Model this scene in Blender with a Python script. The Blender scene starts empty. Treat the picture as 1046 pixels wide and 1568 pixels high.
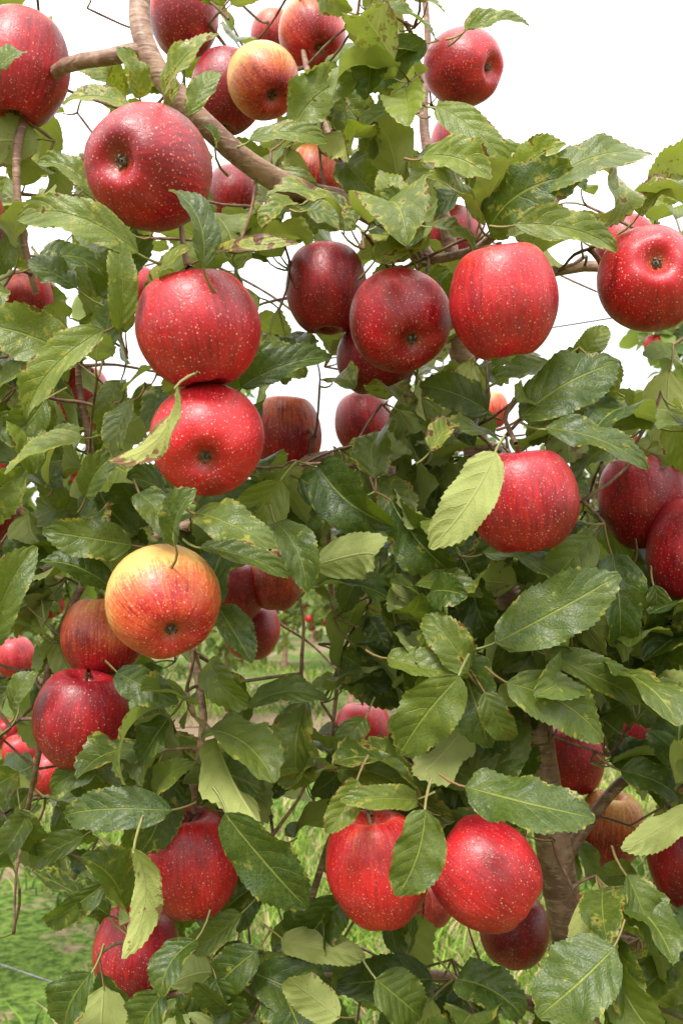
import bpy, math, random
import numpy as np
from mathutils import Vector, Quaternion, Matrix
random.seed(7); rng=np.random.default_rng(11)
S=bpy.context.scene
# ---------------- camera ----------------
CAMH=1.40; PITCH=math.atan(66/1525.0); F=1525.0
cam=bpy.data.objects.new('camera',bpy.data.cameras.new('camera'))
S.collection.objects.link(cam); S.camera=cam
cam.location=(0,0,CAMH); cam.rotation_euler=(math.pi/2+PITCH,0,0)
cd=cam.data; cd.sensor_fit='HORIZONTAL'; cd.sensor_width=24; cd.lens=35; cd.clip_start=0.02; cd.clip_end=2000
cd.dof.use_dof=True; cd.dof.focus_distance=0.77; cd.dof.aperture_fstop=16.0
cp,sp=math.cos(PITCH),math.sin(PITCH)
def C(v):   # (right, up, away) -> world direction
    return np.array([v[0], v[2]*cp-v[1]*sp, v[2]*sp+v[1]*cp])
def P(px,py,d):  # survey coordinates -> metres
    return C(((px-523)/F*d,(784-py)/F*d,d))+np.array([0,0,CAMH])
def proj(p):
    q=p-np.array([0,0,CAMH]); d=q[1]*cp+q[2]*sp; u=-q[1]*sp+q[2]*cp
    return 523+q[0]/d*F, 784-u/d*F, d
# ---------------- node helper ----------------
class NT:
    def __init__(s,name):
        s.m=bpy.data.materials.new(name); s.m.use_nodes=True; s.t=s.m.node_tree; s.t.nodes.clear()
        s.out=s.n('ShaderNodeOutputMaterial')
    def n(s,k,**kw):
        x=s.t.nodes.new(k)
        for a,b in kw.items(): setattr(x,a,b)
        return x
    def put(s,sock,v):
        if isinstance(v,bpy.types.NodeSocket): s.t.links.new(v,sock)
        elif isinstance(v,(tuple,list)) and len(v)==3 and sock.type=='RGBA': sock.default_value=(*v,1)
        else: sock.default_value=v
    def m2(s,op,a,b=0.0,c=0.0,clamp=False):
        x=s.n('ShaderNodeMath',operation=op,use_clamp=clamp)
        s.put(x.inputs[0],a); s.put(x.inputs[1],b); s.put(x.inputs[2],c); return x.outputs[0]
    def mix(s,f,a,b):
        x=s.n('ShaderNodeMix',data_type='RGBA'); s.put(x.inputs[0],f); s.put(x.inputs[6],a); s.put(x.inputs[7],b); return x.outputs[2]
    def ss(s,v,a,b,lo=0.0,hi=1.0):
        x=s.n('ShaderNodeMapRange',interpolation_type='SMOOTHSTEP'); s.put(x.inputs[0],v)
        for i,q in zip((1,2,3,4),(a,b,lo,hi)): s.put(x.inputs[i],q)
        return x.outputs[0]
    def noise(s,v,sc,det=2,rough=.5):
        x=s.n('ShaderNodeTexNoise'); s.put(x.inputs['Vector'],v); x.inputs['Scale'].default_value=sc
        x.inputs['Detail'].default_value=det; x.inputs['Roughness'].default_value=rough; return x.outputs[0]
    def attr(s,nm):
        return s.n('ShaderNodeAttribute',attribute_name=nm).outputs['Fac']
    def bump(s,h,st,dist):
        x=s.n('ShaderNodeBump'); s.put(x.inputs['Height'],h); x.inputs['Strength'].default_value=st; x.inputs['Distance'].default_value=dist; return x.outputs[0]
    def bsdf(s,**kw):
        x=s.n('ShaderNodeBsdfPrincipled')
        for a,b in kw.items(): s.put(x.inputs[a.replace('_',' ')],b)
        return x
    def fin(s,sh): s.t.links.new(sh,s.out.inputs[0]); return s.m
# ---------------- materials ----------------
def mat_leaf(name,dark,light,back,transl=.22,spec=.36):
    k=NT(name)
    uv=k.n('ShaderNodeUVMap').outputs[0]; sx=k.n('ShaderNodeSeparateXYZ'); k.put(sx.inputs[0],uv); u,v=sx.outputs[0],sx.outputs[1]
    geo=k.n('ShaderNodeNewGeometry'); pos=geo.outputs['Position']
    tone,scab,rnd=k.attr('tone'),k.attr('scab'),k.attr('rnd')
    n1=k.noise(pos,45,3); n2=k.noise(pos,260,3,.6); n3=k.noise(pos,110,3,.6)
    sv=k.m2('SUBTRACT',v,.5); a=k.m2('MULTIPLY',k.m2('ABSOLUTE',sv),2.0)
    side=k.m2('MULTIPLY',k.m2('GREATER_THAN',sv,0.0),.45)
    w=k.m2('SUBTRACT',u,k.m2('MULTIPLY',k.m2('POWER',a,1.3),.26))
    w=k.m2('ADD',w,k.m2('MULTIPLY',k.m2('SUBTRACT',n1,.5),.15))
    fr=k.m2('FRACT',k.m2('ADD',k.m2('MULTIPLY',w,6.5),k.m2('ADD',side,rnd)))
    vd=k.m2('ABSOLUTE',k.m2('SUBTRACT',fr,.5))
    vein=k.m2('MULTIPLY',k.ss(vd,0.0,.06,1,0),k.ss(a,.45,.95,1,.0))
    mid=k.ss(a,.015,.06,1,0)
    vm=k.m2('MAXIMUM',k.m2('MULTIPLY',vein,.34),mid)
    vo=k.n('ShaderNodeTexVoronoi',feature='DISTANCE_TO_EDGE'); k.put(vo.inputs['Vector'],pos); vo.inputs['Scale'].default_value=380
    net=k.ss(vo.outputs[0],0,.25)
    col=k.mix(k.m2('ADD',tone,k.m2('MULTIPLY',k.m2('SUBTRACT',n1,.5),.6),clamp=True),dark,light)
    col=k.mix(k.ss(n2,.4,.75,0,.18),col,(light[0]*1.1,light[1]*1.05,light[2]*1.1))
    col=k.mix(k.m2('MULTIPLY',vm,.55),col,(light[0]*1.3+.02,light[1]*1.25+.02,light[2]*1.5))
    col=k.mix(k.m2('MULTIPLY',k.m2('SUBTRACT',1.0,net),.12),col,(light[0],light[1],light[2]))
    edge=k.ss(a,.72,1.0,0,.13)
    sc=k.m2('ADD',k.m2('ADD',n3,edge),k.m2('MULTIPLY',scab,.25))
    brown=k.mix(n2,(.15,.05,.02),(.045,.018,.012))
    yel=k.mix(k.ss(sc,.66,.80,0,.7),col,(.34,.31,.05))
    col=k.mix(k.ss(sc,.79,.82),yel,brown)
    bk=k.mix(k.m2('MULTIPLY',vm,.7),k.mix(tone,back,(back[0]*1.4,back[1]*1.25,back[2]*.95)),(back[0]*1.6,back[1]*1.4,back[2]*1.5))
    bk=k.mix(k.ss(sc,.80,.83),bk,(.20,.10,.05))
    col=k.mix(geo.outputs['Backfacing'],col,bk)
    pet=k.m2('LESS_THAN',u,-.01)
    col=k.mix(pet,col,k.mix(rnd,(.30,.34,.11),(.28,.15,.07)))
    h=k.m2('ADD',k.m2('MULTIPLY',vm,-1.2),k.m2('MULTIPLY',n2,.30))
    h=k.m2('ADD',h,k.m2('MULTIPLY',k.ss(vd,.0,.5),.55)); h=k.m2('ADD',h,k.m2('MULTIPLY',net,.16)); h=k.m2('ADD',h,k.m2('MULTIPLY',n3,.45))
    nb=k.bump(h,.6,.0011)
    ro=k.mix(geo.outputs['Backfacing'],(.39,.39,.39),(.8,.8,.8))
    b=k.bsdf(Base_Color=col,Roughness=ro,Normal=nb); b.inputs['Specular IOR Level'].default_value=spec
    tr=k.n('ShaderNodeBsdfTranslucent'); k.put(tr.inputs[0],k.mix(.6,col,(light[0]*1.9,light[1]*2.1,light[2]*.5)))
    mx=k.n('ShaderNodeMixShader'); mx.inputs[0].default_value=transl
    k.t.links.new(b.outputs[0],mx.inputs[1]); k.t.links.new(tr.outputs[0],mx.inputs[2])
    return k.fin(mx.outputs[0])
M_LEAF=mat_leaf('apple_leaf',(.016,.042,.007),(.195,.235,.034),(.25,.29,.10))
M_BGLEAF=mat_leaf('orchard_leaf',(.032,.068,.016),(.19,.25,.055),(.23,.29,.11),.3,.25)
def mat_apple():
    k=NT('apple_skin')
    tc=k.n('ShaderNodeTexCoord').outputs['Object']; oi=k.n('ShaderNodeObjectInfo')
    sc=k.n('ShaderNodeSeparateColor'); k.put(sc.inputs[0],oi.outputs['Color']); rus,lit,seed=sc.outputs
    off=k.n('ShaderNodeCombineXYZ'); k.put(off.inputs[0],k.m2('MULTIPLY',seed,37.0)); k.put(off.inputs[1],k.m2('MULTIPLY',seed,19.0))
    ad=k.n('ShaderNodeVectorMath',operation='ADD'); k.put(ad.inputs[0],tc); k.put(ad.inputs[1],off.outputs[0]); p=ad.outputs[0]
    sp_=k.n('ShaderNodeSeparateXYZ'); k.put(sp_.inputs[0],tc); x,y,z=sp_.outputs
    r=k.m2('SQRT',k.m2('ADD',k.m2('MULTIPLY',x,x),k.m2('MULTIPLY',y,y)))
    nx=k.m2('DIVIDE',x,k.m2('ADD',r,.02)); ny=k.m2('DIVIDE',y,k.m2('ADD',r,.02))
    def streak(m,s_):
        cb=k.n('ShaderNodeCombineXYZ'); k.put(cb.inputs[0],k.m2('MULTIPLY',nx,m)); k.put(cb.inputs[1],k.m2('MULTIPLY',ny,m)); k.put(cb.inputs[2],k.m2('ADD',k.m2('MULTIPLY',z,1.3),k.m2('MULTIPLY',seed,50.0)))
        return k.noise(cb.outputs[0],s_,4,.65)
    st=streak(9.0,1.5); st2=streak(20.0,1.4)
    lo=k.noise(p,1.1,2); fine=k.noise(p,14,4,.65); mic=k.noise(p,60,2,.5)
    a=k.m2('ADD',k.m2('MULTIPLY',k.m2('SUBTRACT',lo,.5),1.7),k.m2('MULTIPLY',k.m2('SUBTRACT',st,.5),1.7))
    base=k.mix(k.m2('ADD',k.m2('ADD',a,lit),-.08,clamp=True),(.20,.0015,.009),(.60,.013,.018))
    base=k.mix(k.ss(st2,.50,.70,0,.5),base,(.12,.001,.007))
    zz=k.m2('MULTIPLY',z,k.m2('ADD',.22,k.m2('MULTIPLY',rus,.65)))
    g=k.m2('ADD',k.m2('MULTIPLY',rus,1.5),k.m2('ADD',k.m2('MULTIPLY',a,.38),zz))
    g=k.m2('ADD',g,k.m2('MULTIPLY',k.m2('SUBTRACT',fine,.5),.7)); g=k.m2('ADD',g,k.m2('MULTIPLY',k.m2('SUBTRACT',st2,.5),-.7))
    base=k.mix(k.ss(g,.40,.85,0,.85),base,(.60,.12,.030))
    base=k.mix(k.ss(g,.78,1.25,0,.95),base,(.74,.43,.12))
    cav=k.m2('MULTIPLY',k.ss(r,.05,.28,1,0),.5); base=k.mix(cav,base,(.26,.13,.04))
    def dots(scale,th,keep):
        v=k.n('ShaderNodeTexVoronoi'); k.put(v.inputs['Vector'],p); v.inputs['Scale'].default_value=scale
        s2=k.n('ShaderNodeSeparateColor'); k.put(s2.inputs[0],v.outputs['Color'])
        return k.m2('MULTIPLY',k.ss(v.outputs['Distance'],th*.45,th,1,0),k.m2('MULTIPLY',k.m2('GREATER_THAN',s2.outputs[0],keep),k.ss(s2.outputs[1],0,1,.5,1)))
    low=k.ss(z,-.8,.6,1,.6)
    d=k.m2('MULTIPLY',k.m2('MAXIMUM',dots(10.5,.22,.35),k.m2('MULTIPLY',dots(20.0,.28,.30),.8)),low)
    base=k.mix(k.m2('MULTIPLY',d,.8),base,(.84,.42,.30))
    bl=k.m2('MULTIPLY',k.ss(k.noise(p,2.6,4,.65),.42,.75),.04); base=k.mix(bl,base,(.70,.40,.48))
    nb=k.bump(k.m2('ADD',k.m2('ADD',k.m2('MULTIPLY',fine,.6),k.m2('MULTIPLY',mic,.22)),k.m2('MULTIPLY',d,.3)),.14,.02)
    b=k.bsdf(Base_Color=base,Roughness=k.ss(fine,.3,.7,.29,.41),Normal=nb); b.inputs['Specular IOR Level'].default_value=.48
    b.inputs['Coat Weight'].default_value=.08; b.inputs['Coat Roughness'].default_value=.14
    return k.fin(b.outputs[0])
M_APPLE=mat_apple()
def mat_simple(nm,c1,c2,scale,rough=.8,bs=.4,bd=.002,stretch=None,spec=.4):
    k=NT(nm); geo=k.n('ShaderNodeNewGeometry').outputs['Position']
    if stretch:
        vm=k.n('ShaderNodeVectorMath',operation='MULTIPLY'); k.put(vm.inputs[0],geo); vm.inputs[1].default_value=stretch; geo=vm.outputs[0]
    n=k.noise(geo,scale,5,.65); n2=k.noise(geo,scale*.25,3)
    c=k.mix(k.ss(k.m2('ADD',k.m2('MULTIPLY',n,.6),k.m2('MULTIPLY',n2,.4)),.36,.64),c1,c2)
    b=k.bsdf(Base_Color=c,Roughness=rough,Normal=k.bump(n,bs,bd)); b.inputs['Specular IOR Level'].default_value=spec; return k.fin(b.outputs[0])
def mat_bark():
    k=NT('apple_bark'); pos=k.n('ShaderNodeNewGeometry').outputs['Position']
    vm=k.n('ShaderNodeVectorMath',operation='MULTIPLY'); k.put(vm.inputs[0],pos); vm.inputs[1].default_value=(.35,.35,1.6)
    n=k.noise(pos,90,5,.65); n2=k.noise(pos,22,3); ring=k.noise(vm.outputs[0],230,3,.5)
    c=k.mix(k.ss(k.m2('ADD',k.m2('MULTIPLY',n,.5),k.m2('MULTIPLY',n2,.5)),.38,.62),(.17,.080,.050),(.37,.22,.145))
    c=k.mix(k.ss(ring,.56,.68,0,.6),c,(.46,.36,.27)); c=k.mix(k.ss(ring,.42,.32,0,.5),c,(.06,.03,.02))
    b=k.bsdf(Base_Color=c,Roughness=.55,Normal=k.bump(k.m2('ADD',n,ring),.45,.0016)); return k.fin(b.outputs[0])
M_BARK=mat_bark()
M_TWIG=mat_simple('twig_bark',(.10,.050,.032),(.25,.15,.09),160,.7,.5,.001)
M_STEM=mat_simple('apple_stem',(.10,.06,.03),(.22,.16,.07),300,.7,.3,.0005)
M_CAL=mat_simple('apple_calyx',(.04,.028,.016),(.26,.23,.15),600,.9,.5,.0005)
# ---------------- mesh helpers ----------------
def mesh_np(name,V,Q,mat,uv=None,attrs=None,smooth=True):
    me=bpy.data.meshes.new(name); nv=len(V); nf=len(Q)
    me.vertices.add(nv); me.vertices.foreach_set('co',np.ascontiguousarray(V,dtype=np.float32).ravel())
    me.loops.add(nf*4); me.polygons.add(nf)
    me.polygons.foreach_set('loop_start',np.arange(nf,dtype=np.int32)*4)
    me.loops.foreach_set('vertex_index',np.ascontiguousarray(Q,dtype=np.int32).ravel())
    me.update(calc_edges=True)
    if smooth: me.polygons.foreach_set('use_smooth',np.ones(nf,dtype=bool))
    if uv is not None:
        l=me.uv_layers.new(name='UVMap'); l.data.foreach_set('uv',uv[Q.ravel()].astype(np.float32).ravel())
    for k_,v_ in (attrs or {}).items():
        at=me.attributes.new(k_,'FLOAT','POINT'); at.data.foreach_set('value',v_.astype(np.float32))
    me.materials.append(mat); return me
def add(name,me,parent=None):
    o=bpy.data.objects.new(name,me); S.collection.objects.link(o)
    if parent: o.parent=parent
    return o
def nrm(a): return a/(np.linalg.norm(a,axis=-1,keepdims=True)+1e-9)
class Leaves:
    def __init__(s): s.r=[]
    def add(s,node,base,tip,n,w=.28,fold=.25,bend=.6,wave=.12,twist=0.,sway=0.,tone=.3,scab=0.):
        s.r.append((*node,*base,*tip,*n,w,fold,bend,wave,twist,sway,tone,scab,random.random(),random.random()*6.28))
    def build(s,name,mat,R=30,Cn=6,serr=.035,pr=.0009):
        A=np.array(s.r); N=len(A); nd,b,t,n=A[:,0:3],A[:,3:6],A[:,6:9],A[:,9:12]
        w,fold,bend,wave,twist,sway,tone,scab,rnd,ph=[A[:,12+i][:,None,None] for i in range(10)]
        L=np.linalg.norm(t-b,axis=1)[:,None,None]
        Y=nrm(t-b); Nn=nrm(n-(n*Y).sum(1,keepdims=True)*Y); X=np.cross(Y,Nn)
        tt=np.linspace(0,1,R+1); vv=np.linspace(-1,1,Cn+1)
        T=tt[None,:,None]; Vv=vv[None,None,:]
        hwf=tt**.50*(1-tt)**.64; hwf=hwf*(1-.38*np.exp(-((1-tt)/.08)**2)); hwf=hwf/hwf.max(); hwf=np.maximum(hwf,.004)
        th=bend*(T**1.4-.417)
        cy=np.cumsum(np.cos(th),axis=1)-np.cos(th[:,:1]); cz=np.cumsum(-np.sin(th),axis=1)+np.sin(th[:,:1])
        sc=1/np.sqrt(cy[:,-1:]**2+cz[:,-1:]**2+1e-9)
        c_,s_=cy[:,-1:]*sc,cz[:,-1:]*sc; cy,cz=(cy*c_+cz*s_)*sc,(-cy*s_+cz*c_)*sc
        asym=1+.07*np.sin(ph*3.1)*np.sign(Vv)
        h=hwf[None,:,None]*w
        if serr>0:
            tooth=np.where(np.arange(R+1)%2==1,1.0,-.35)*serr
            e=(np.abs(vv)==1)[None,None,:]
            ser=1+(tooth[None,:,None]+.03*np.sin(T*19+ph*5+Vv))*e; yo=.7/R*(np.arange(R+1)%2==1)[None,:,None]*e
        else: ser=1; yo=0
        x=Vv*h*ser*asym
        bumpy=np.sin(T*6.28*1.3+ph+Vv*1.3)*.6+np.sin(T*6.28*2.6+ph*2.3+(Vv>0)*2.0)*.5+np.sin(T*6.28*5.1+ph*1.7+(Vv>0)*4.0)*.12
        z=np.abs(x)*fold*(1.0-.35*np.abs(Vv))+wave*h*bumpy*np.abs(Vv)**1.5
        ang=twist*(T-.3); x2=x*np.cos(ang)-z*np.sin(ang); z2=x*np.sin(ang)+z*np.cos(ang)
        lx=x2*(1-.12*np.abs(fold))+sway*np.sin(np.pi*T*.9)*.5
        ly=cy+yo+z2*np.sin(th); lz=cz+z2*np.cos(th)
        V=b[:,None,None,:]+L[...,None]*(lx[...,None]*X[:,None,None,:]+ly[...,None]*Y[:,None,None,:]+lz[...,None]*Nn[:,None,None,:])
        V=V.reshape(N,-1,3); nvl=V.shape[1]
        uu=np.stack(np.broadcast_arrays(tt[:,None],(vv[None,:]+1)/2),-1).reshape(-1,2)
        i,j=np.meshgrid(np.arange(R),np.arange(Cn),indexing='ij'); a0=(i*(Cn+1)+j).ravel()
        q=np.stack([a0,a0+1,a0+Cn+2,a0+Cn+1],1)
        K=4; ks=np.linspace(0,1,K); base_in=b+Y*L[:,0]*.04
        pts=[]
        for kk in ks:
            c=nd*(1-kk)+base_in*kk+Nn*(-.10*np.sin(kk*np.pi)*np.linalg.norm(base_in-nd,axis=1,keepdims=True))
            rr=pr*(1.5-.6*kk)
            for g in range(3):
                aa=g*2.094; pts.append(c+rr*(math.cos(aa)*X+math.sin(aa)*Nn))
        PV=np.stack(pts,1)
        pq=[]
        for kk in range(K-1):
            for g in range(3):
                g2=(g+1)%3; pq.append([nvl+kk*3+g,nvl+kk*3+g2,nvl+(kk+1)*3+g2,nvl+(kk+1)*3+g])
        V=np.concatenate([V,PV],1); uu=np.concatenate([uu,np.full((K*3,2),-.5)]); q=np.concatenate([q,np.array(pq)])
        n1=V.shape[1]
        Q=(q[None]+np.arange(N)[:,None,None]*n1).reshape(-1,4)
        rep=lambda z_: np.repeat(z_[:,0,0],n1)
        return mesh_np(name,V.reshape(-1,3),Q,mat,np.tile(uu,(N,1)),{'tone':rep(tone),'scab':rep(scab),'rnd':rep(rnd)})
class Tubes:
    def __init__(s): s.V=[];s.Q=[];s.n=0
    def add(s,pts,rad,seg=8,step=.02,rough=.06):
        pts=[np.array(p,float) for p in pts]; m=len(pts); out=[];rr=[]
        for i in range(m-1):
            p0=pts[max(i-1,0)];p1=pts[i];p2=pts[i+1];p3=pts[min(i+2,m-1)]
            k=max(2,min(40,int(np.linalg.norm(p2-p1)/step)))
            for j in range(k):
                t=j/k; out.append(.5*((2*p1)+(-p0+p2)*t+(2*p0-5*p1+4*p2-p3)*t*t+(-p0+3*p1-3*p2+p3)*t**3)); rr.append(rad[i]*(1-t)+rad[i+1]*t)
        out.append(pts[-1]); rr.append(rad[-1]); out=np.array(out)
        T=nrm(np.gradient(out,axis=0)); u=np.cross(T[0],[.3,.9,.1]); u/=np.linalg.norm(u); n0=s.n
        for i in range(len(out)):
            u=u-T[i]*np.dot(u,T[i]); u/=np.linalg.norm(u)+1e-9; v=np.cross(T[i],u)
            rk=rr[i]*(1+random.uniform(-rough,rough))
            for g in range(seg):
                a=g*2*math.pi/seg; r_=rk*(1+random.uniform(-rough,rough)*.5)
                s.V.append(out[i]+r_*(math.cos(a)*u+math.sin(a)*v))
            if i:
                for g in range(seg):
                    g2=(g+1)%seg; b=n0+(i-1)*seg; s.Q.append([b+g,b+g2,b+seg+g2,b+seg+g])
        s.n+=len(out)*seg; return out,np.array(rr)
    def build(s,name,mat): return mesh_np(name,np.array(s.V),np.array(s.Q),mat)
# ---------------- apple mesh ----------------
prof=[(0,.50),(.05,.51),(.11,.57),(.19,.68),(.30,.785),(.44,.845),(.60,.81),(.765,.68),(.90,.45),(.98,.18),(1.0,-.06),(.97,-.28),(.88,-.50),(.75,-.69),(.60,-.82),(.47,-.885),(.36,-.89),(.26,-.85),(.17,-.78),(.09,-.73),(0,-.72)]
def spline(pr,k):
    o=[];m=len(pr)
    for i in range(m-1):
        p0,p1,p2,p3=[np.array(pr[j],float) for j in (max(i-1,0),i,i+1,min(i+2,m-1))]
        for j in range(k):
            t=j/k; o.append(.5*((2*p1)+(-p0+p2)*t+(2*p0-5*p1+4*p2-p3)*t*t+(-p0+3*p1-3*p2+p3)*t**3))
    o.append(np.array(pr[-1],float)); return np.array(o)
PR=spline(prof,3)
def apple_mesh(name,hr=1.05,seg=40,detail=True):
    V=[];Fc=[];MI=[]; ph=random.random()*6; e1=random.uniform(-.02,.02); e2=random.uniform(.0,.03); tl=random.uniform(-.06,.06); lob=random.uniform(.008,.024); sw=random.uniform(-.07,.0)
    for i,(r,z) in enumerate(PR):
        for g in range(seg):
            a=g*2*math.pi/seg
            lobw=max(0,-z)**1.5
            rr=max(r,.001)*(1+e1*math.cos(a+ph)+e2*math.cos(2*a+ph)+lob*lobw*math.cos(5*a+ph)+sw*max(0,-z)+.012*math.cos(3*a+2*ph))
            zz=z*hr+tl*r*math.cos(a+1.3*ph)+(-.03*lobw*r*math.cos(5*a+ph))
            V.append((rr*math.cos(a),rr*math.sin(a),zz))
    for i in range(len(PR)-1):
        for g in range(seg):
            g2=(g+1)%seg; b=i*seg; Fc.append((b+g,b+seg+g,b+seg+g2,b+g2)); MI.append(0)
    def tube(pts,rad,mi,sg=6):
        n0=len(V)
        for k_,(p,r) in enumerate(zip(pts,rad)):
            for g in range(sg):
                a=g*2*math.pi/sg; V.append((p[0]+r*math.cos(a),p[1]+r*math.sin(a),p[2]))
            if k_:
                for g in range(sg):
                    g2=(g+1)%sg; b=n0+(k_-1)*sg; Fc.append((b+g,b+g2,b+sg+g2,b+sg+g)); MI.append(mi)
    if detail:
        bx=random.uniform(-.2,.2); by=random.uniform(-.2,.2); zt=.5*hr
        tube([(bx*t*t,by*t*t,zt-.04+t*.50) for t in (0,.25,.5,.75,1)],[.045,.038,.036,.04,.055],1)
        zb=-.72*hr
        tube([(0,0,zb+.02),(0,0,zb-.03),(0,0,zb-.045)],[.07,.065,.02],2,8)
        for q in range(5):
            a=q*1.2566+ph; ca,sa=math.cos(a),math.sin(a); n0=len(V); w=.045
            V.extend([(ca*.05-sa*w,sa*.05+ca*w,zb-.01),(ca*.05+sa*w,sa*.05-ca*w,zb-.01),(ca*.10+sa*w*.6,sa*.10-ca*w*.6,zb-.08),(ca*.10-sa*w*.6,sa*.10+ca*w*.6,zb-.08),(ca*.03,sa*.03,zb-.15)])
            Fc.append((n0,n0+1,n0+2,n0+3));MI.append(2); Fc.append((n0+3,n0+2,n0+4));MI.append(2)
    me=bpy.data.meshes.new(name); me.from_pydata(V,[],Fc); me.update()
    me.polygons.foreach_set('use_smooth',[True]*len(Fc)); me.polygons.foreach_set('material_index',MI)
    for m in (M_APPLE,M_STEM,M_CAL): me.materials.append(m)
    return me
# (px,py,w,h, calyx px/None, russet, light, size)
AP=[
(30,103,150,176,None,.12,.45,.085),(282,22,108,118,None,0,.25,.076),(228,258,190,205,(203,272),.0,.38,.085),
(478,50,105,116,(490,85),.54,.5,.074),(403,123,112,126,(418,158),.84,.6,.074),(350,138,112,120,None,.05,.15,.078),
(709,102,115,124,(742,117),.10,.7,.076),(418,52,70,70,None,.30,.3,.07),(487,270,100,92,None,.42,.5,.075),
(358,302,95,95,None,.05,.3,.078),(702,222,92,92,None,0,.4,.076),(690,365,100,100,None,.0,.25,.078),
(500,440,124,150,None,0,.42,.078),(612,490,155,158,(628,530),.0,.42,.080),(577,548,122,110,None,0,.1,.078),
(772,460,168,172,None,.12,.7,.080),(994,428,158,172,(985,418),.18,.65,.080),(958,372,92,80,None,.1,.5,.075),
(44,467,100,108,None,.18,.5,.076),(208,440,66,66,None,.1,.3,.07),(305,503,188,172,None,.0,.55,.084),
(318,673,175,168,(323,706),.24,.95,.080),(438,665,108,138,None,.30,.4,.074),(122,610,92,108,None,.0,.55,.076),
(340,752,90,70,None,.05,.3,.076),(558,648,92,98,None,.1,.3,.074),(799,765,172,154,None,.0,.42,.082),
(985,765,132,146,None,.0,.3,.080),(1062,842,142,158,None,.05,.45,.082),(-18,787,104,108,None,.0,.2,.078),
(250,920,176,176,(273,962),.78,.85,.080),(160,973,132,118,None,.38,.5,.076),(362,905,92,92,None,.06,.25,.076),
(424,885,92,98,None,.42,.35,.076),(386,965,88,88,None,.02,.2,.076),(124,1100,147,146,None,.04,.3,.080),
(22,1006,62,60,None,.08,.4,.075),(76,1183,66,64,None,.16,.6,.075),(30,1150,54,50,None,.12,.6,.075),
(292,1320,148,160,None,.0,.55,.080),(208,1458,132,134,None,.0,.25,.080),(578,1330,156,176,None,.14,.85,.080),
(742,1338,165,178,(802,1382),.0,.62,.082),(788,1424,108,104,None,.10,.1,.080),(655,1383,80,70,None,.25,.25,.076),
(556,1118,88,84,None,.0,.6,.076),(872,1158,102,118,None,.14,.45,.078),(934,1270,104,140,None,.40,.25,.078),
(1056,1318,126,148,None,.02,.4,.080),(975,1122,96,92,None,.0,.2,.078),(752,628,54,56,None,.4,.5,.07),
(532,1238,78,80,None,.0,.3,.078),(655,872,54,52,None,.25,.3,.072),(188,1178,44,44,None,.1,.3,.07),
(-70,330,150,150,None,.1,.3,.08),(1150,620,130,140,None,.05,.3,.08),(1130,1080,120,130,None,.1,.3,.08),(-80,1330,110,120,None,.1,.3,.08)]
apples=[]; stems=[]
for (px,py,w,h,cal,rus,lit,size) in AP:
    d=size*F/w; c=P(px,py,d); R=size/2
    if cal:
        dx=(cal[0]-px)/(.82*w/2); dy=-(cal[1]-py)/(.86*w/2); m=min(.97,math.hypot(dx,dy)); s_=m/max(1e-6,math.hypot(dx,dy)); dx*=s_;dy*=s_
        ax=C((dx,dy,-math.sqrt(1-m*m)))
    else: ax=C((random.uniform(-.2,.2),-1,random.uniform(-.16,.14)))
    ax=Vector(ax).normalized()
    hr=max(1.0,min(1.22,h/w*1.10)) if not cal else max(1,min(1.1,h/w))
    o=add('apple',apple_mesh('apple',hr)); o.location=c
    q=Vector((0,0,-1)).rotation_difference(ax)@Quaternion((0,0,1),random.random()*6.28)
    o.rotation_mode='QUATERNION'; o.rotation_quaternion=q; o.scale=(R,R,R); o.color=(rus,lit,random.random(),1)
    apples.append((c,R,px,py,max(w,h)/2,d)); stems.append((np.array(c),-np.array(ax)*R,R))
# ---------------- main tree wood ----------------
tree=bpy.data.objects.new('apple_tree',None); S.collection.objects.link(tree)
tb=Tubes(); tw=Tubes(); SK=[]
def br(pts,tubes=tb,seg=12,**k):
    o,r=tubes.add([P(*p[:3]) for p in pts],[p[3] for p in pts],seg,**k)
    for a,b in zip(o,r): SK.append((a,b))
br([(975,2893,1.05,.034),(940,2200,1.02,.026),(889,1568,.98,.0185),(853,1330,.97,.0175),(822,1130,.98,.0165),(806,980,1.0,.016),(754,850,1.03,.0155),(728,680,1.06,.014),(712,560,1.06,.0130),(652,400,1.01,.0115),(560,322,.92,.0105),(455,290,.86,.0100),(380,248,.83,.0095),(310,185,.81,.0088),(250,120,.80,.0088),(220,60,.80,.0088),(215,-10,.82,.0085),(235,-170,.88,.006)],seg=18,step=.009,rough=.03)
br([(712,560,1.08,.011),(690,380,1.12,.008),(650,200,1.14,.006),(655,60,1.15,.004),(640,-120,1.15,.003)])
br([(222,75,.80,.007),(160,88,.80,.0064),(100,100,.83,.006),(40,150,.9,.0055),(0,215,.92,.005),(-90,280,.95,.004)])
br([(60,130,.88,.004),(28,215,.86,.0038),(30,330,.86,.0033),(55,450,.88,.003)],seg=8)
br([(712,560,1.08,.009),(760,480,1.02,.0065),(850,415,.95,.0052),(940,408,.93,.005),(1046,405,.93,.005),(1200,380,.95,.004)])
br([(652,400,1.01,.005),(735,378,.92,.0042),(785,320,.86,.0036),(820,275,.84,.0022)],seg=8)
br([(720,610,1.08,.008),(640,600,1.1,.006),(600,700,1.05,.005),(610,800,1.02,.003)],seg=8)
br([(752,850,1.03,.010),(620,770,1.06,.008),(500,700,1.03,.007),(420,745,.99,.006),(300,800,.96,.0055),(150,850,.95,.005),(-20,900,1.0,.004)])
br([(300,800,.96,.005),(290,900,.88,.0042),(297,1000,.83,.0038),(312,1100,.81,.0034),(300,1190,.82,.0028),(297,1245,.825,.002)],seg=8)
br([(500,700,1.03,.004),(505,880,1.06,.0034),(518,1020,1.08,.0028),(500,1180,1.05,.002)],seg=8)
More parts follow.
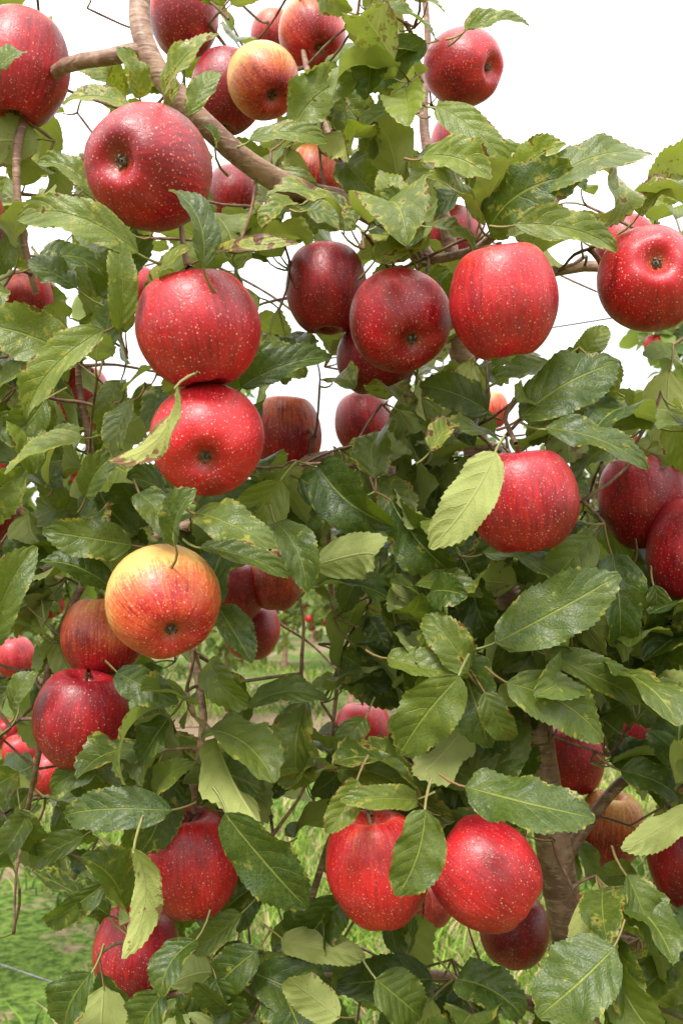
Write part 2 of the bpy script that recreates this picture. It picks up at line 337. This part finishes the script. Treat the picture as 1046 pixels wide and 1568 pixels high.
br([(822,1130,.98,.009),(690,1130,.96,.006),(600,1180,.94,.005),(520,1260,.92,.004),(470,1400,.93,.003)])
br([(853,1330,.98,.008),(950,1200,.98,.0055),(1060,1150,.95,.005),(1200,1100,1,.004)])
br([(806,980,1.0,.008),(900,930,1.0,.0055),(1046,960,.98,.005),(1200,980,1,.004)])
br([(866,1420,.99,.007),(950,1440,1.0,.005),(1060,1460,.98,.004)])
br([(889,1568,1.0,.009),(700,1500,1.0,.006),(560,1500,.95,.005),(380,1500,.92,.004),(200,1540,.92,.003)])
br([(728,680,1.06,.006),(775,690,.93,.0045),(765,700,.86,.003)],seg=8)
br([(806,1000,1.0,.005),(740,1040,.9,.004),(708,1045,.80,.003)],seg=8)
br([(560,322,.92,.006),(500,200,.98,.004),(465,80,1.05,.003),(450,-60,1.1,.002)],seg=8)
br([(150,850,.95,.004),(140,700,.92,.0035),(120,560,.9,.003),(160,480,.86,.002)],seg=8)
br([(150,850,.95,.004),(80,1000,.92,.0035),(60,1150,.95,.003),(30,1300,1,.002)],seg=8)
SKP=np.array([a for a,b in SK])
def rdir(): 
    v=np.array([random.gauss(0,1) for _ in range(3)]); return v/np.linalg.norm(v)
def twig(p,r0,r1,push,ext=True,maxd=9):
    global SKP
    dd_=np.linalg.norm(SKP-p,axis=1); q=SKP[int(dd_.argmin())]; dd=dd_.min()
    if dd<.006: return True
    if dd>maxd: return False
    mid=(p+q)/2+rdir()*.06*dd+np.array([0,push*dd,.03*dd])
    o,_=tw.add([q,q*.6+mid*.4+rdir()*.02*dd,mid,p],[r0*1.2,r0,r0*.9,r1],6,.012,.12)
    if ext: SKP=np.concatenate([SKP,o[2:]])
    return True
# ---------------- leaves ----------------
LV=Leaves(); LH=Leaves()
def hero(bx,by,tx,ty,w,tone=.25,scab=.1,d=.72,dt=-.015,face=(0,.55,-.8),fold=.3,bend=.7,wave=.16,twist=0,sway=None,back=False):
    b=P(bx,by,d); t=P(tx,ty,d+dt); n=C(face)
    if back: n=-n
    L=np.linalg.norm(t-b)
    dirn=(b-t)/L; nd=b+dirn*.016+C((0,0,.02))
    if sway is None: sway=random.uniform(-.2,.2)
    ww=(w/F)*d/L/2
    LH.add(nd,b,t,n,min(.40,ww*1.08),fold,bend,wave,twist+random.uniform(-.5,.5),sway,tone,scab)
H=[ # bx,by,tx,ty,w,tone,scab,d,extra
(250,145,336,52,48,.7,.5,.66,{}),(215,150,178,72,44,.55,.3,.70,{}),(205,165,96,160,46,.7,.5,.68,{}),(262,160,300,70,36,.7,.6,.70,{}),(290,175,335,110,36,.5,.3,.75,{}),
(212,386,26,340,62,.6,.25,.66,{}),(146,305,55,250,44,.55,.2,.72,{}),(182,505,172,364,46,.5,.2,.66,dict(fold=.8)),(118,440,48,395,52,.1,.1,.68,{}),
(312,408,256,292,58,.05,.1,.63,dict(fold=.6,face=(.5,.3,-.6))),(308,388,458,372,38,.75,.8,.66,{}),(232,440,292,378,44,.9,.4,.67,{}),(382,212,502,218,42,.55,.3,.80,{}),
(640,172,545,212,36,.6,.2,.86,{}),(652,62,556,140,62,.1,.1,.86,{}),(560,12,668,62,48,.3,.2,.86,{}),(715,42,810,40,34,.5,.3,.84,dict(bend=1.2)),(712,44,770,20,36,.4,.5,.86,{}),
(668,160,785,262,50,.55,.2,.78,{}),(648,238,750,278,66,.8,.3,.76,{}),(735,335,650,272,56,.7,.5,.76,{}),(818,292,1002,240,74,.35,.35,.74,dict(bend=.9,fold=.2,face=(0,.5,-.8))),
(786,342,944,386,60,.55,.3,.73,dict(bend=1.1)),(782,285,868,222,50,.85,.5,.77,{}),(602,352,588,264,54,.75,.3,.80,{}),(978,328,1036,276,50,.7,.6,.84,{}),
(572,400,640,345,50,.8,.5,.78,{}),(660,345,728,395,50,.7,.2,.76,{}),(795,640,948,556,92,.12,.05,.74,dict(bend=.5,fold=.15,face=(0,.6,-.8))),(835,655,992,718,56,.15,.1,.72,{}),
(775,685,655,660,34,.4,.1,.78,{}),(760,692,655,838,72,.45,.15,.66,dict(back=True,fold=-.3,bend=-.5)),(748,630,642,590,56,.15,.1,.84,{}),(1050,650,938,655,46,.5,.2,.78,{}),
(758,985,948,878,92,.2,.05,.72,dict(bend=.5,fold=.15,face=(0,.5,-.8))),(716,1030,648,945,60,.4,.3,.74,{}),(638,893,738,915,46,.35,.1,.8,{}),(704,1035,614,1158,84,.42,.15,.70,dict(bend=.4,fold=.3)),
(592,1008,704,1032,52,.5,.1,.75,{}),(776,1045,922,1138,82,.3,.15,.71,dict(bend=.5,fold=.2)),(838,1003,982,1072,56,.35,.1,.78,{}),(742,1060,786,1132,46,.45,.2,.74,{}),
(712,1205,912,1250,96,.15,.05,.68,dict(bend=.6,fold=.15,face=(0,.8,-.6))),(652,1240,604,1372,78,.3,.05,.66,dict(bend=.3,fold=.3)),(344,1245,470,1392,88,.05,.05,.69,dict(bend=.5,fold=.25)),
(264,1242,100,1248,64,.08,.05,.74,{}),(312,1175,405,1212,60,.15,.1,.78,{}),(306,838,442,884,46,.2,.1,.69,{}),(300,785,428,838,62,.3,.25,.67,{}),
(422,800,468,908,58,.15,.1,.74,{}),(458,732,580,800,66,.08,.05,.82,{}),(202,835,65,812,60,.2,.1,.73,{}),(170,900,60,862,62,.05,.05,.76,{}),
(272,590,165,702,48,.75,.7,.62,dict(back=True)),(158,505,42,640,64,.75,.2,.68,{}),(128,668,8,728,54,.75,.3,.70,{}),(70,610,10,668,56,.35,.1,.76,{}),
(368,592,508,548,52,.08,.1,.76,{}),(268,838,302,750,50,.05,.1,.64,dict(fold=.8)),(212,755,268,835,50,.15,.1,.70,{}),(335,930,386,1016,54,.05,.1,.72,{}),
(178,1030,274,1076,52,.08,.05,.76,{}),(-8,985,58,838,66,.3,.05,.70,{}),(378,1085,502,1078,46,.2,.05,.80,dict(bend=1.3)),(205,1300,182,1468,50,.65,.7,.66,dict(back=True)),
(165,1350,70,1412,40,.15,.1,.78,{}),(942,1452,822,1556,108,.2,.1,.66,dict(bend=.4,fold=.15)),(960,1340,1010,1462,60,.3,.2,.76,{}),(1060,1235,952,1302,52,.4,.1,.74,dict(back=True)),
(548,1195,498,1275,46,.7,.4,.74,{}),(575,1500,645,1560,74,.25,.1,.78,{}),(395,1455,330,1520,62,.1,.1,.80,{}),(530,1375,470,1452,72,.08,.1,.82,{}),(250,1520,215,1600,66,.12,.1,.75,{}),
(140,1490,105,1590,70,.1,.1,.76,{}),(1002,895,985,965,46,.15,.1,.82,{}),(604,848,604,956,64,.05,.05,.84,{}),(575,848,528,938,46,.1,.05,.86,{}),(648,808,722,882,56,.12,.05,.88,{}),
(258,1100,212,1172,54,.08,.1,.76,{}),(188,600,258,560,44,.35,.2,.76,{}),(205,610,178,700,46,.3,.4,.72,{}),(130,760,190,690,48,.3,.2,.74,{}),(75,740,130,660,46,.35,.1,.76,{}),
(470,900,500,860,40,.6,.1,.84,{}),(750,930,800,990,46,.6,.1,.86,dict(back=True)),(880,1290,905,1360,46,.12,.1,1.05,{}),(1030,1480,960,1560,60,.2,.1,.8,{}),
(950,1180,1040,1225,56,.1,.1,.82,{}),(430,1440,560,1470,52,.5,.1,.8,dict(back=True)),(520,1560,440,1500,56,.5,.5,.74,dict(back=True)),(700,1500,800,1560,70,.08,.1,.8,{}),
(660,690,700,650,40,.8,.6,.74,{}),(500,120,560,70,40,.4,.2,.9,{}),(480,150,530,180,40,.7,.2,.85,{}),(560,250,540,130,44,.6,.2,.9,{}),(450,310,400,350,44,.7,.4,.78,{}),
(470,320,545,350,50,.4,.6,.78,{}),(330,225,312,190,36,.3,.2,.72,{}),(0,105,40,80,40,.4,.1,.64,{}),(-5,600,75,555,46,.5,.2,.78,{}),(20,1090,60,1030,44,.3,.1,.8,{}),
(880,560,930,500,40,.7,.1,.9,{}),(1050,560,985,545,46,.5,.1,.86,{}),(1060,1110,985,1050,60,.2,.1,.8,{}),(820,900,750,880,50,.45,.1,.86,{}),(640,1225,520,1225,44,.5,.3,.74,{}),
(560,1100,520,1165,40,.4,.1,.82,{}),(455,1140,375,1145,48,.45,.1,.86,{}),(240,1230,300,1170,44,.4,.1,.78,{}),(150,1180,80,1215,44,.2,.1,.82,{}),(130,1280,50,1330,44,.2,.1,.95,{}),
(560,1290,500,1230,44,.3,.1,.86,{}),(-10,640,60,690,50,.3,.2,.76,{}),(690,830,640,760,50,.1,.05,.92,{}),(900,790,960,830,40,.5,.1,.95,{}),
(340,1400,420,1350,50,.1,.1,.84,{}),(300,1440,250,1530,54,.1,.1,.76,{}),(370,1400,290,1450,46,.3,.1,.82,{}),
(30,1240,70,1300,44,.2,.1,.95,{}),(40,1250,-5,1320,44,.3,.1,.95,{}),(100,1190,160,1240,44,.1,.1,.85,{}),(330,1500,380,1560,56,.1,.1,.8,{}),(470,1500,500,1570,56,.1,.1,.82,{}),
(160,1400,120,1340,44,.1,.1,.86,{}),(190,1550,150,1490,50,.1,.1,.84,{}),(300,1240,250,1310,40,.1,.1,.84,{}),(400,1300,345,1350,44,.1,.1,.86,{})]
for (bx,by,tx,ty,w,tone,scab,d,kw) in H:
    fx=random.uniform(-.45,.45); kw=dict(kw); kw.setdefault('face',(fx,random.uniform(.15,.95),-.75)); kw.setdefault('dt',random.uniform(-.03,.02)); kw.setdefault('bend',random.uniform(.5,1.4)); kw.setdefault('fold',random.uniform(.2,.8)); kw.setdefault('wave',random.uniform(.12,.30))
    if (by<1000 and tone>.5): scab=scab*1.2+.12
    hero(bx,by,tx,ty,w,tone*.9,scab,d,**kw)
G="""223322333553100
234543356310000
443254677441000
443145677655321
665367777755314
677677657752124
577536655541233
787656653665543
888655545766655
888655556777776
589767878877776
388988888987776
388877338999887
565564249999988
555542248999998
455653347999898
455675457998899
446677447888899
235665225777688
135563114556577
115655444542366
017886666654577""".split()
rows=len(G); cols=len(G[0])
apc=np.array([a[0] for a in apples]); apr=np.array([a[1] for a in apples]); ap2=np.array([(a[2],a[3],a[4],a[5]) for a in apples])
CLR=np.array([(838,1240,42,.97),(850,1290,46,.97),(858,1340,48,.97),(866,1390,48,.97),(874,1440,44,.97),(826,1170,32,.97),(812,1100,28,.97),(222,40,28,.8),(235,95,28,.8),(290,165,20,.8),(345,215,28,.8),(385,250,28,.8),(430,280,24,.85),(740,820,26,1.0),(728,640,22,1.0),(140,92,22,.8),(880,412,20,.93),(297,1060,18,.8),(302,1180,16,.8)])
GAP=[(440,1010,60),(420,1110,45),(480,600,22),(430,480,20),(60,1490,90),(30,1400,50),(120,1430,40),(400,1310,36),(460,1330,34),(440,1240,26),(690,1450,50),(780,1490,45),(880,480,60),(960,560,40),(980,590,30),(880,60,170),(980,180,80),(150,40,50),(110,210,36),(370,210,28),(580,150,20),(280,1030,30),(250,1200,22),(505,940,30),(930,500,45),(620,600,14)]
def blocked(b,t):
    for f in (0.0,.35,.7,1.0):
        p=b*(1-f)+t*f
        if (np.linalg.norm(apc-p,axis=1)<apr+.008).any(): return True
        x,y,d=proj(p)
        dd=np.hypot(ap2[:,0]-x,ap2[:,1]-y)
        if ((dd<ap2[:,2]*np.where(ap2[:,2]>70,1.06,.92))&(ap2[:,3]>d)&(ap2[:,2]>26)).any(): return True
        if ((np.hypot(CLR[:,0]-x,CLR[:,1]-y)<CLR[:,2])&(CLR[:,3]>d)).any(): return True
        for g in GAP:
            if math.hypot(g[0]-x,g[1]-y)<g[2]: return True
    return False
nodes=[]
for r in range(-2,rows+3):
    for c in range(-3,cols+3):
        dn=int(G[min(max(r,0),rows-1)][min(max(c,0),cols-1)])
        if r<5 and c>10: dn=min(dn,3)
        if r<0 and c>9: dn=0
        nleaf=dn*.64*(.6+.4*dn/9)
        k=int(nleaf)+(random.random()<nleaf-int(nleaf))
        while k>0:
            m=min(k,random.randint(3,6)); k-=m
            px=(c+random.random())*1046/cols; py=(r+random.random())*1568/rows
            d=random.choice([random.uniform(.78,.95),random.uniform(.88,1.22)])
            nodes.append((P(px,py,d),m,py))
nodes.sort(key=lambda p:np.linalg.norm(SKP-p[0],axis=1).min())
for node,m,py in nodes:
    cand=[]
    for q in range(m):
        for tries in range(5):
            dr=rdir()+np.array([0,-.35,-.05]); dr/=np.linalg.norm(dr)
            L=random.uniform(.045,.085); pe=random.uniform(.012,.03)
            b=node+dr*pe; dr2=dr+np.array([0,0,-.3])+.3*rdir(); dr2/=np.linalg.norm(dr2); t=b+dr2*L
            if not blocked(b,t): break
        else: continue
        cand.append((b,t))
    if len(cand)<1: continue
    if not twig(node,.0015,.0012,.02,maxd=.15): continue
    for b,t in cand:
        n=np.array([random.gauss(0,.6),-.5+random.gauss(0,.5),.7+random.gauss(0,.4)])
        if random.random()<.18: n=-n
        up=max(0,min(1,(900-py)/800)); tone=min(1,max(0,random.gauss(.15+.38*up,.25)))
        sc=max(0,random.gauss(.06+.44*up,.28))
        LV.add(node,b,t,n,random.uniform(.26,.34),random.uniform(.1,.9),random.uniform(.2,1.9),random.uniform(.12,.36),random.uniform(-.9,.9),random.uniform(-.25,.25),tone,sc)
for (c,s_,R) in sorted(stems,key=lambda s:np.linalg.norm(SKP-s[0],axis=1).min()):
    top=c+s_*(.46+.48); twig(top+np.array([0,.004,.003]),.0022,.0018,.25)
print('leaves',len(LV.r))
add('trunk_and_limbs',tb.build('trunk_and_limbs',M_BARK),tree)
add('twigs',tw.build('twigs',M_TWIG),tree)
add('inner_foliage',LV.build('inner_foliage',M_LEAF,26,6,.045),tree)
add('outer_foliage',LH.build('outer_foliage',M_LEAF,36,8,.045),tree)
# ---------------- other orchard trees ----------------
def orchard_tree_meshes(seed,H,nleaf,nap,L0,R=.55,zlo=.45):
    random.seed(seed); t=Tubes(); lv=Leaves()
    t.add([(0,0,-.05),(.02,0,H*.3),(-.03,.02,H*.65),(.02,0,H*.97)],[.035,.028,.018,.005],8,.08); nodes=[]
    for i in range(22):
        z=zlo+(H*.95-zlo)*i/21; a=i*2.4+random.random(); l=R*(1.05-.55*(z-zlo)/(H-zlo))*random.uniform(.7,1.2)
        e=np.array([math.cos(a)*l,math.sin(a)*l,z+random.uniform(-.1,.25)])
        s0=np.array([0,0,z]); mid=(s0+e)/2+np.array([0,0,.06]); t.add([s0,mid,e],[.012,.007,.003],6,.08); nodes+= [(s0,mid,e)]
    for i in range(nleaf):
        s0,mid,e=random.choice(nodes); f=random.uniform(.15,1.1); p=s0*(1-f)+e*f+rdir()*random.uniform(.02,.16)
        dr=rdir()+np.array([0,0,-.1]); dr/=np.linalg.norm(dr); b=p+dr*.02
        n=np.array([random.gauss(0,.5)+p[0],random.gauss(0,.5)+p[1],.8])
        lv.add(p,b,b+dr*L0*random.uniform(.7,1.2),n,.29,.3,random.uniform(.2,1.2),.15,0,0,min(1,max(0,random.gauss(.3,.28))),0)
    pr=PR[::3]
    V=[];Fc=[];sg=14
    for i_ in range(nap):
        s0,mid,e=random.choice(nodes); f=random.uniform(.5,1.12); p=s0*(1-f)+e*f+np.array([0,0,-.06])+rdir()*.06
        n0=len(V); R_=random.uniform(.034,.041)
        for (r_,z_) in pr:
            for g in range(sg):
                a=g*6.28318/sg; V.append((p[0]+R_*max(r_,.002)*math.cos(a),p[1]+R_*max(r_,.002)*math.sin(a),p[2]+R_*z_*1.05))
        for i in range(len(pr)-1):
            for g in range(sg):
                g2=(g+1)%sg; b=n0+i*sg; Fc.append((b+g,b+sg+g,b+sg+g2,b+g2))
    am=mesh_np('fruit',np.array(V),np.array(Fc),M_FRUIT)
    return t.build('trunk_and_limbs',M_BARK),lv.build('foliage',M_BGLEAF,6,2,0,.0012),am
M_FRUIT=mat_simple('fruit_skin',(.26,.005,.014),(.56,.018,.022),14,.33,.05,.001)
def place(ms,x,y,rot,s=1.0):
    e=bpy.data.objects.new('apple_tree',None); S.collection.objects.link(e); e.location=(x,y,0); e.rotation_euler=(0,0,rot); e.scale=(s,s,s)
    for nm,m in zip(('trunk_and_limbs','foliage','fruit'),ms): add(nm,m,e)
A1=orchard_tree_meshes(5,2.15,2000,80,.085,.5,.65); A2=orchard_tree_meshes(9,2.35,1800,40,.085,.55,.7); A3=orchard_tree_meshes(21,2.5,1900,30,.09,.6,.45)
place(A1,-1.22,3.1,0.4); place(A2,1.25,3.2,1.5,.98); place(A3,2.3,3.3,1.0); place(A3,-2.5,3.4,2.0)
random.seed(3)
for row,(yy,sp_) in enumerate(((8.2,1.0),(12.0,1.1),(16,1.2))):
    for i in range(-7-row,8+row):
        place(random.choice((A1,A2,A3)),i*sp_+random.uniform(-.15,.15)+row*.3,yy+random.uniform(-.15,.15),random.random()*6.28,random.uniform(.9,1.12))
# ---------------- ground & grass ----------------
k=NT('orchard_ground'); pos=k.n('ShaderNodeNewGeometry').outputs['Position']
sx=k.n('ShaderNodeSeparateXYZ'); k.put(sx.inputs[0],pos)
n=k.noise(pos,1.4,4,.6); nf=k.noise(pos,28,5,.7); n3=k.noise(pos,7,4,.6)
gc=k.mix(k.ss(nf,.35,.65),(.04,.075,.012),(.15,.23,.04))
soil=k.mix(nf,(.14,.09,.055),(.36,.27,.18))
dist=k.m2('ABSOLUTE',k.m2('SUBTRACT',sx.outputs[1],8.0))
strip=k.ss(dist,.4,1.1,.42,0)
gc=k.mix(k.ss(k.m2('ADD',k.m2('ADD',k.m2('MULTIPLY',n,.6),k.m2('MULTIPLY',n3,.4)),strip),.48,.58),gc,soil)
b=k.bsdf(Base_Color=gc,Roughness=.95,Normal=k.bump(nf,.8,.03)); b.inputs['Specular IOR Level'].default_value=.1; M_GR=k.fin(b.outputs[0])
g=np.concatenate([[-600,-100,-30],np.linspace(-12,12,49),[30,100,600]])
X_,Y_=np.meshgrid(g,g+6,indexing='xy'); Z_=.02*np.sin(X_*1.7)*np.cos(Y_*1.3)*(np.abs(X_)<13)*(np.abs(Y_-6)<13)
m=len(g); i,j=np.meshgrid(np.arange(m-1),np.arange(m-1),indexing='ij'); a0=(i*m+j).ravel()
add('ground',mesh_np('ground',np.stack([X_,Y_,Z_],-1).reshape(-1,3),np.stack([a0,a0+1,a0+m+1,a0+m],1),M_GR))
k=NT('grass_blade'); t_=k.attr('tone'); h_=k.attr('rnd')
c=k.mix(t_,(.040,.10,.010),(.26,.38,.055)); c=k.mix(k.m2('GREATER_THAN',h_,.78),c,(.46,.37,.18))
b=k.bsdf(Base_Color=c,Roughness=.7); b.inputs['Specular IOR Level'].default_value=.15
tr=k.n('ShaderNodeBsdfTranslucent'); k.put(tr.inputs[0],c); mx=k.n('ShaderNodeMixShader'); mx.inputs[0].default_value=.25
k.t.links.new(b.outputs[0],mx.inputs[1]); k.t.links.new(tr.outputs[0],mx.inputs[2]); M_GB=k.fin(mx.outputs[0])
N=150000
y=1.6+rng.random(N)**1.6*11; x=(rng.random(N)*2-1)*(1.2+.55*y)
keep=(np.sin(x*2.1+1)*np.cos(y*1.7)+.6*np.sin(x*5.3+y*3.1)+rng.normal(0,.35,N)>-.15)&((np.abs(y-8)>.7)|(rng.random(N)<.2))
x,y=x[keep],y[keep]; N=len(x); z=.02*np.sin(x*1.7)*np.cos(y*1.3)
h=rng.uniform(.03,.11,N); w=rng.uniform(.0022,.0045,N)*(1+y*.10); a=rng.random(N)*6.283; la=rng.random(N)*6.283; le=rng.uniform(.2,1.3,N)*h
B=np.stack([x,y,z-.005],1); W=np.stack([np.cos(a)*w,np.sin(a)*w,0*a],1); Ld=np.stack([np.cos(la)*le,np.sin(la)*le,0*la],1); Up=np.stack([0*h,0*h,h],1)
Vg=np.stack([B-W,B+W,B+W*.8+Up*.6+Ld*.35,B-W*.8+Up*.6+Ld*.35,B+W*.1+Up+Ld,B-W*.1+Up+Ld],1)
q=np.array([[0,1,2,3],[3,2,4,5]]); Q=(q[None]+np.arange(N)[:,None,None]*6).reshape(-1,4)
tn=np.clip(.45+.35*np.sin(x*2.3+y*1.9)+rng.normal(0,.3,N),0,1)
add('grass',mesh_np('grass',Vg.reshape(-1,3),Q,M_GB,None,{'tone':np.repeat(tn,6),'rnd':np.repeat(rng.random(N),6)}))
# ---------------- trellis wire, tree guard ----------------
M_WIRE=mat_simple('galvanised_wire',(.08,.08,.09),(.18,.18,.19),200,.6,.2,.0005)
for p,q,r in (((-500,1290,2.4),(300,1580,1.75),.0016),((300,575,1.25),(1500,385,1.15),.0009)):
    t=Tubes(); a_,b_=P(*p),P(*q); t.add([a_,(a_+b_)/2-np.array([0,0,.01]),b_],[r,r,r],6,.05,.0); add('trellis_wire',t.build('trellis_wire',M_WIRE))
M_BLUE=mat_simple('blue_plastic',(.02,.07,.20),(.04,.13,.30),30,.5,.1,.001)
t=Tubes(); gx=(443-523)/F*7.4
t.add([(gx,7.4,0.0),(gx,7.4,.14),(gx+.005,7.4,.26),(gx+.005,7.4,.262)],[.034,.034,.032,.024],12,.05,.02); add('tree_guard',t.build('tree_guard',M_BLUE))
# ---------------- light ----------------
W_=bpy.data.worlds.new('World'); S.world=W_; W_.use_nodes=True; nt=W_.node_tree; nt.nodes.clear()
def wn(k_,**kw):
    x=nt.nodes.new(k_)
    for a,b in kw.items(): setattr(x,a,b)
    return x
out=wn('ShaderNodeOutputWorld'); bg=wn('ShaderNodeBackground'); sky=wn('ShaderNodeTexSky',sky_type='NISHITA',sun_disc=False)
EL,AZ=math.radians(56),math.radians(203)
sky.sun_elevation=EL; sky.sun_rotation=AZ
mx=wn('ShaderNodeMix',data_type='RGBA'); mx.inputs[0].default_value=.94
tc=wn('ShaderNodeTexCoord'); no=wn('ShaderNodeTexNoise'); no.inputs['Scale'].default_value=2.0; no.inputs['Detail'].default_value=4
sxy=wn('ShaderNodeSeparateXYZ'); grad=wn('ShaderNodeMapRange'); grad.inputs[1].default_value=0; grad.inputs[2].default_value=1; grad.inputs[3].default_value=9.3; grad.inputs[4].default_value=31
nm=wn('ShaderNodeMapRange'); nm.inputs[1].default_value=.3; nm.inputs[2].default_value=.7; nm.inputs[3].default_value=.95; nm.inputs[4].default_value=1.1
mul=wn('ShaderNodeMath',operation='MULTIPLY')
L=nt.links; L.new(tc.outputs['Generated'],no.inputs['Vector']); L.new(tc.outputs['Generated'],sxy.inputs[0]); L.new(sxy.outputs[2],grad.inputs[0]); L.new(no.outputs[0],nm.inputs[0])
L.new(grad.outputs[0],mul.inputs[0]); L.new(nm.outputs[0],mul.inputs[1]); L.new(sky.outputs[0],mx.inputs[6]); L.new(mul.outputs[0],mx.inputs[7]); L.new(mx.outputs[2],bg.inputs[0]); L.new(bg.outputs[0],out.inputs[0])
bg.inputs[1].default_value=.12
sl=bpy.data.lights.new('sun','SUN'); sl.energy=4.3; sl.angle=math.radians(13); sl.color=(1,.97,.92)
so=bpy.data.objects.new('sun',sl); S.collection.objects.link(so)
sd=Vector((math.sin(AZ)*math.cos(EL),math.cos(AZ)*math.cos(EL),math.sin(EL)))
so.rotation_euler=sd.to_track_quat('Z','Y').to_euler()
S.view_settings.view_transform='Standard'; S.view_settings.look='None'; S.view_settings.exposure=0
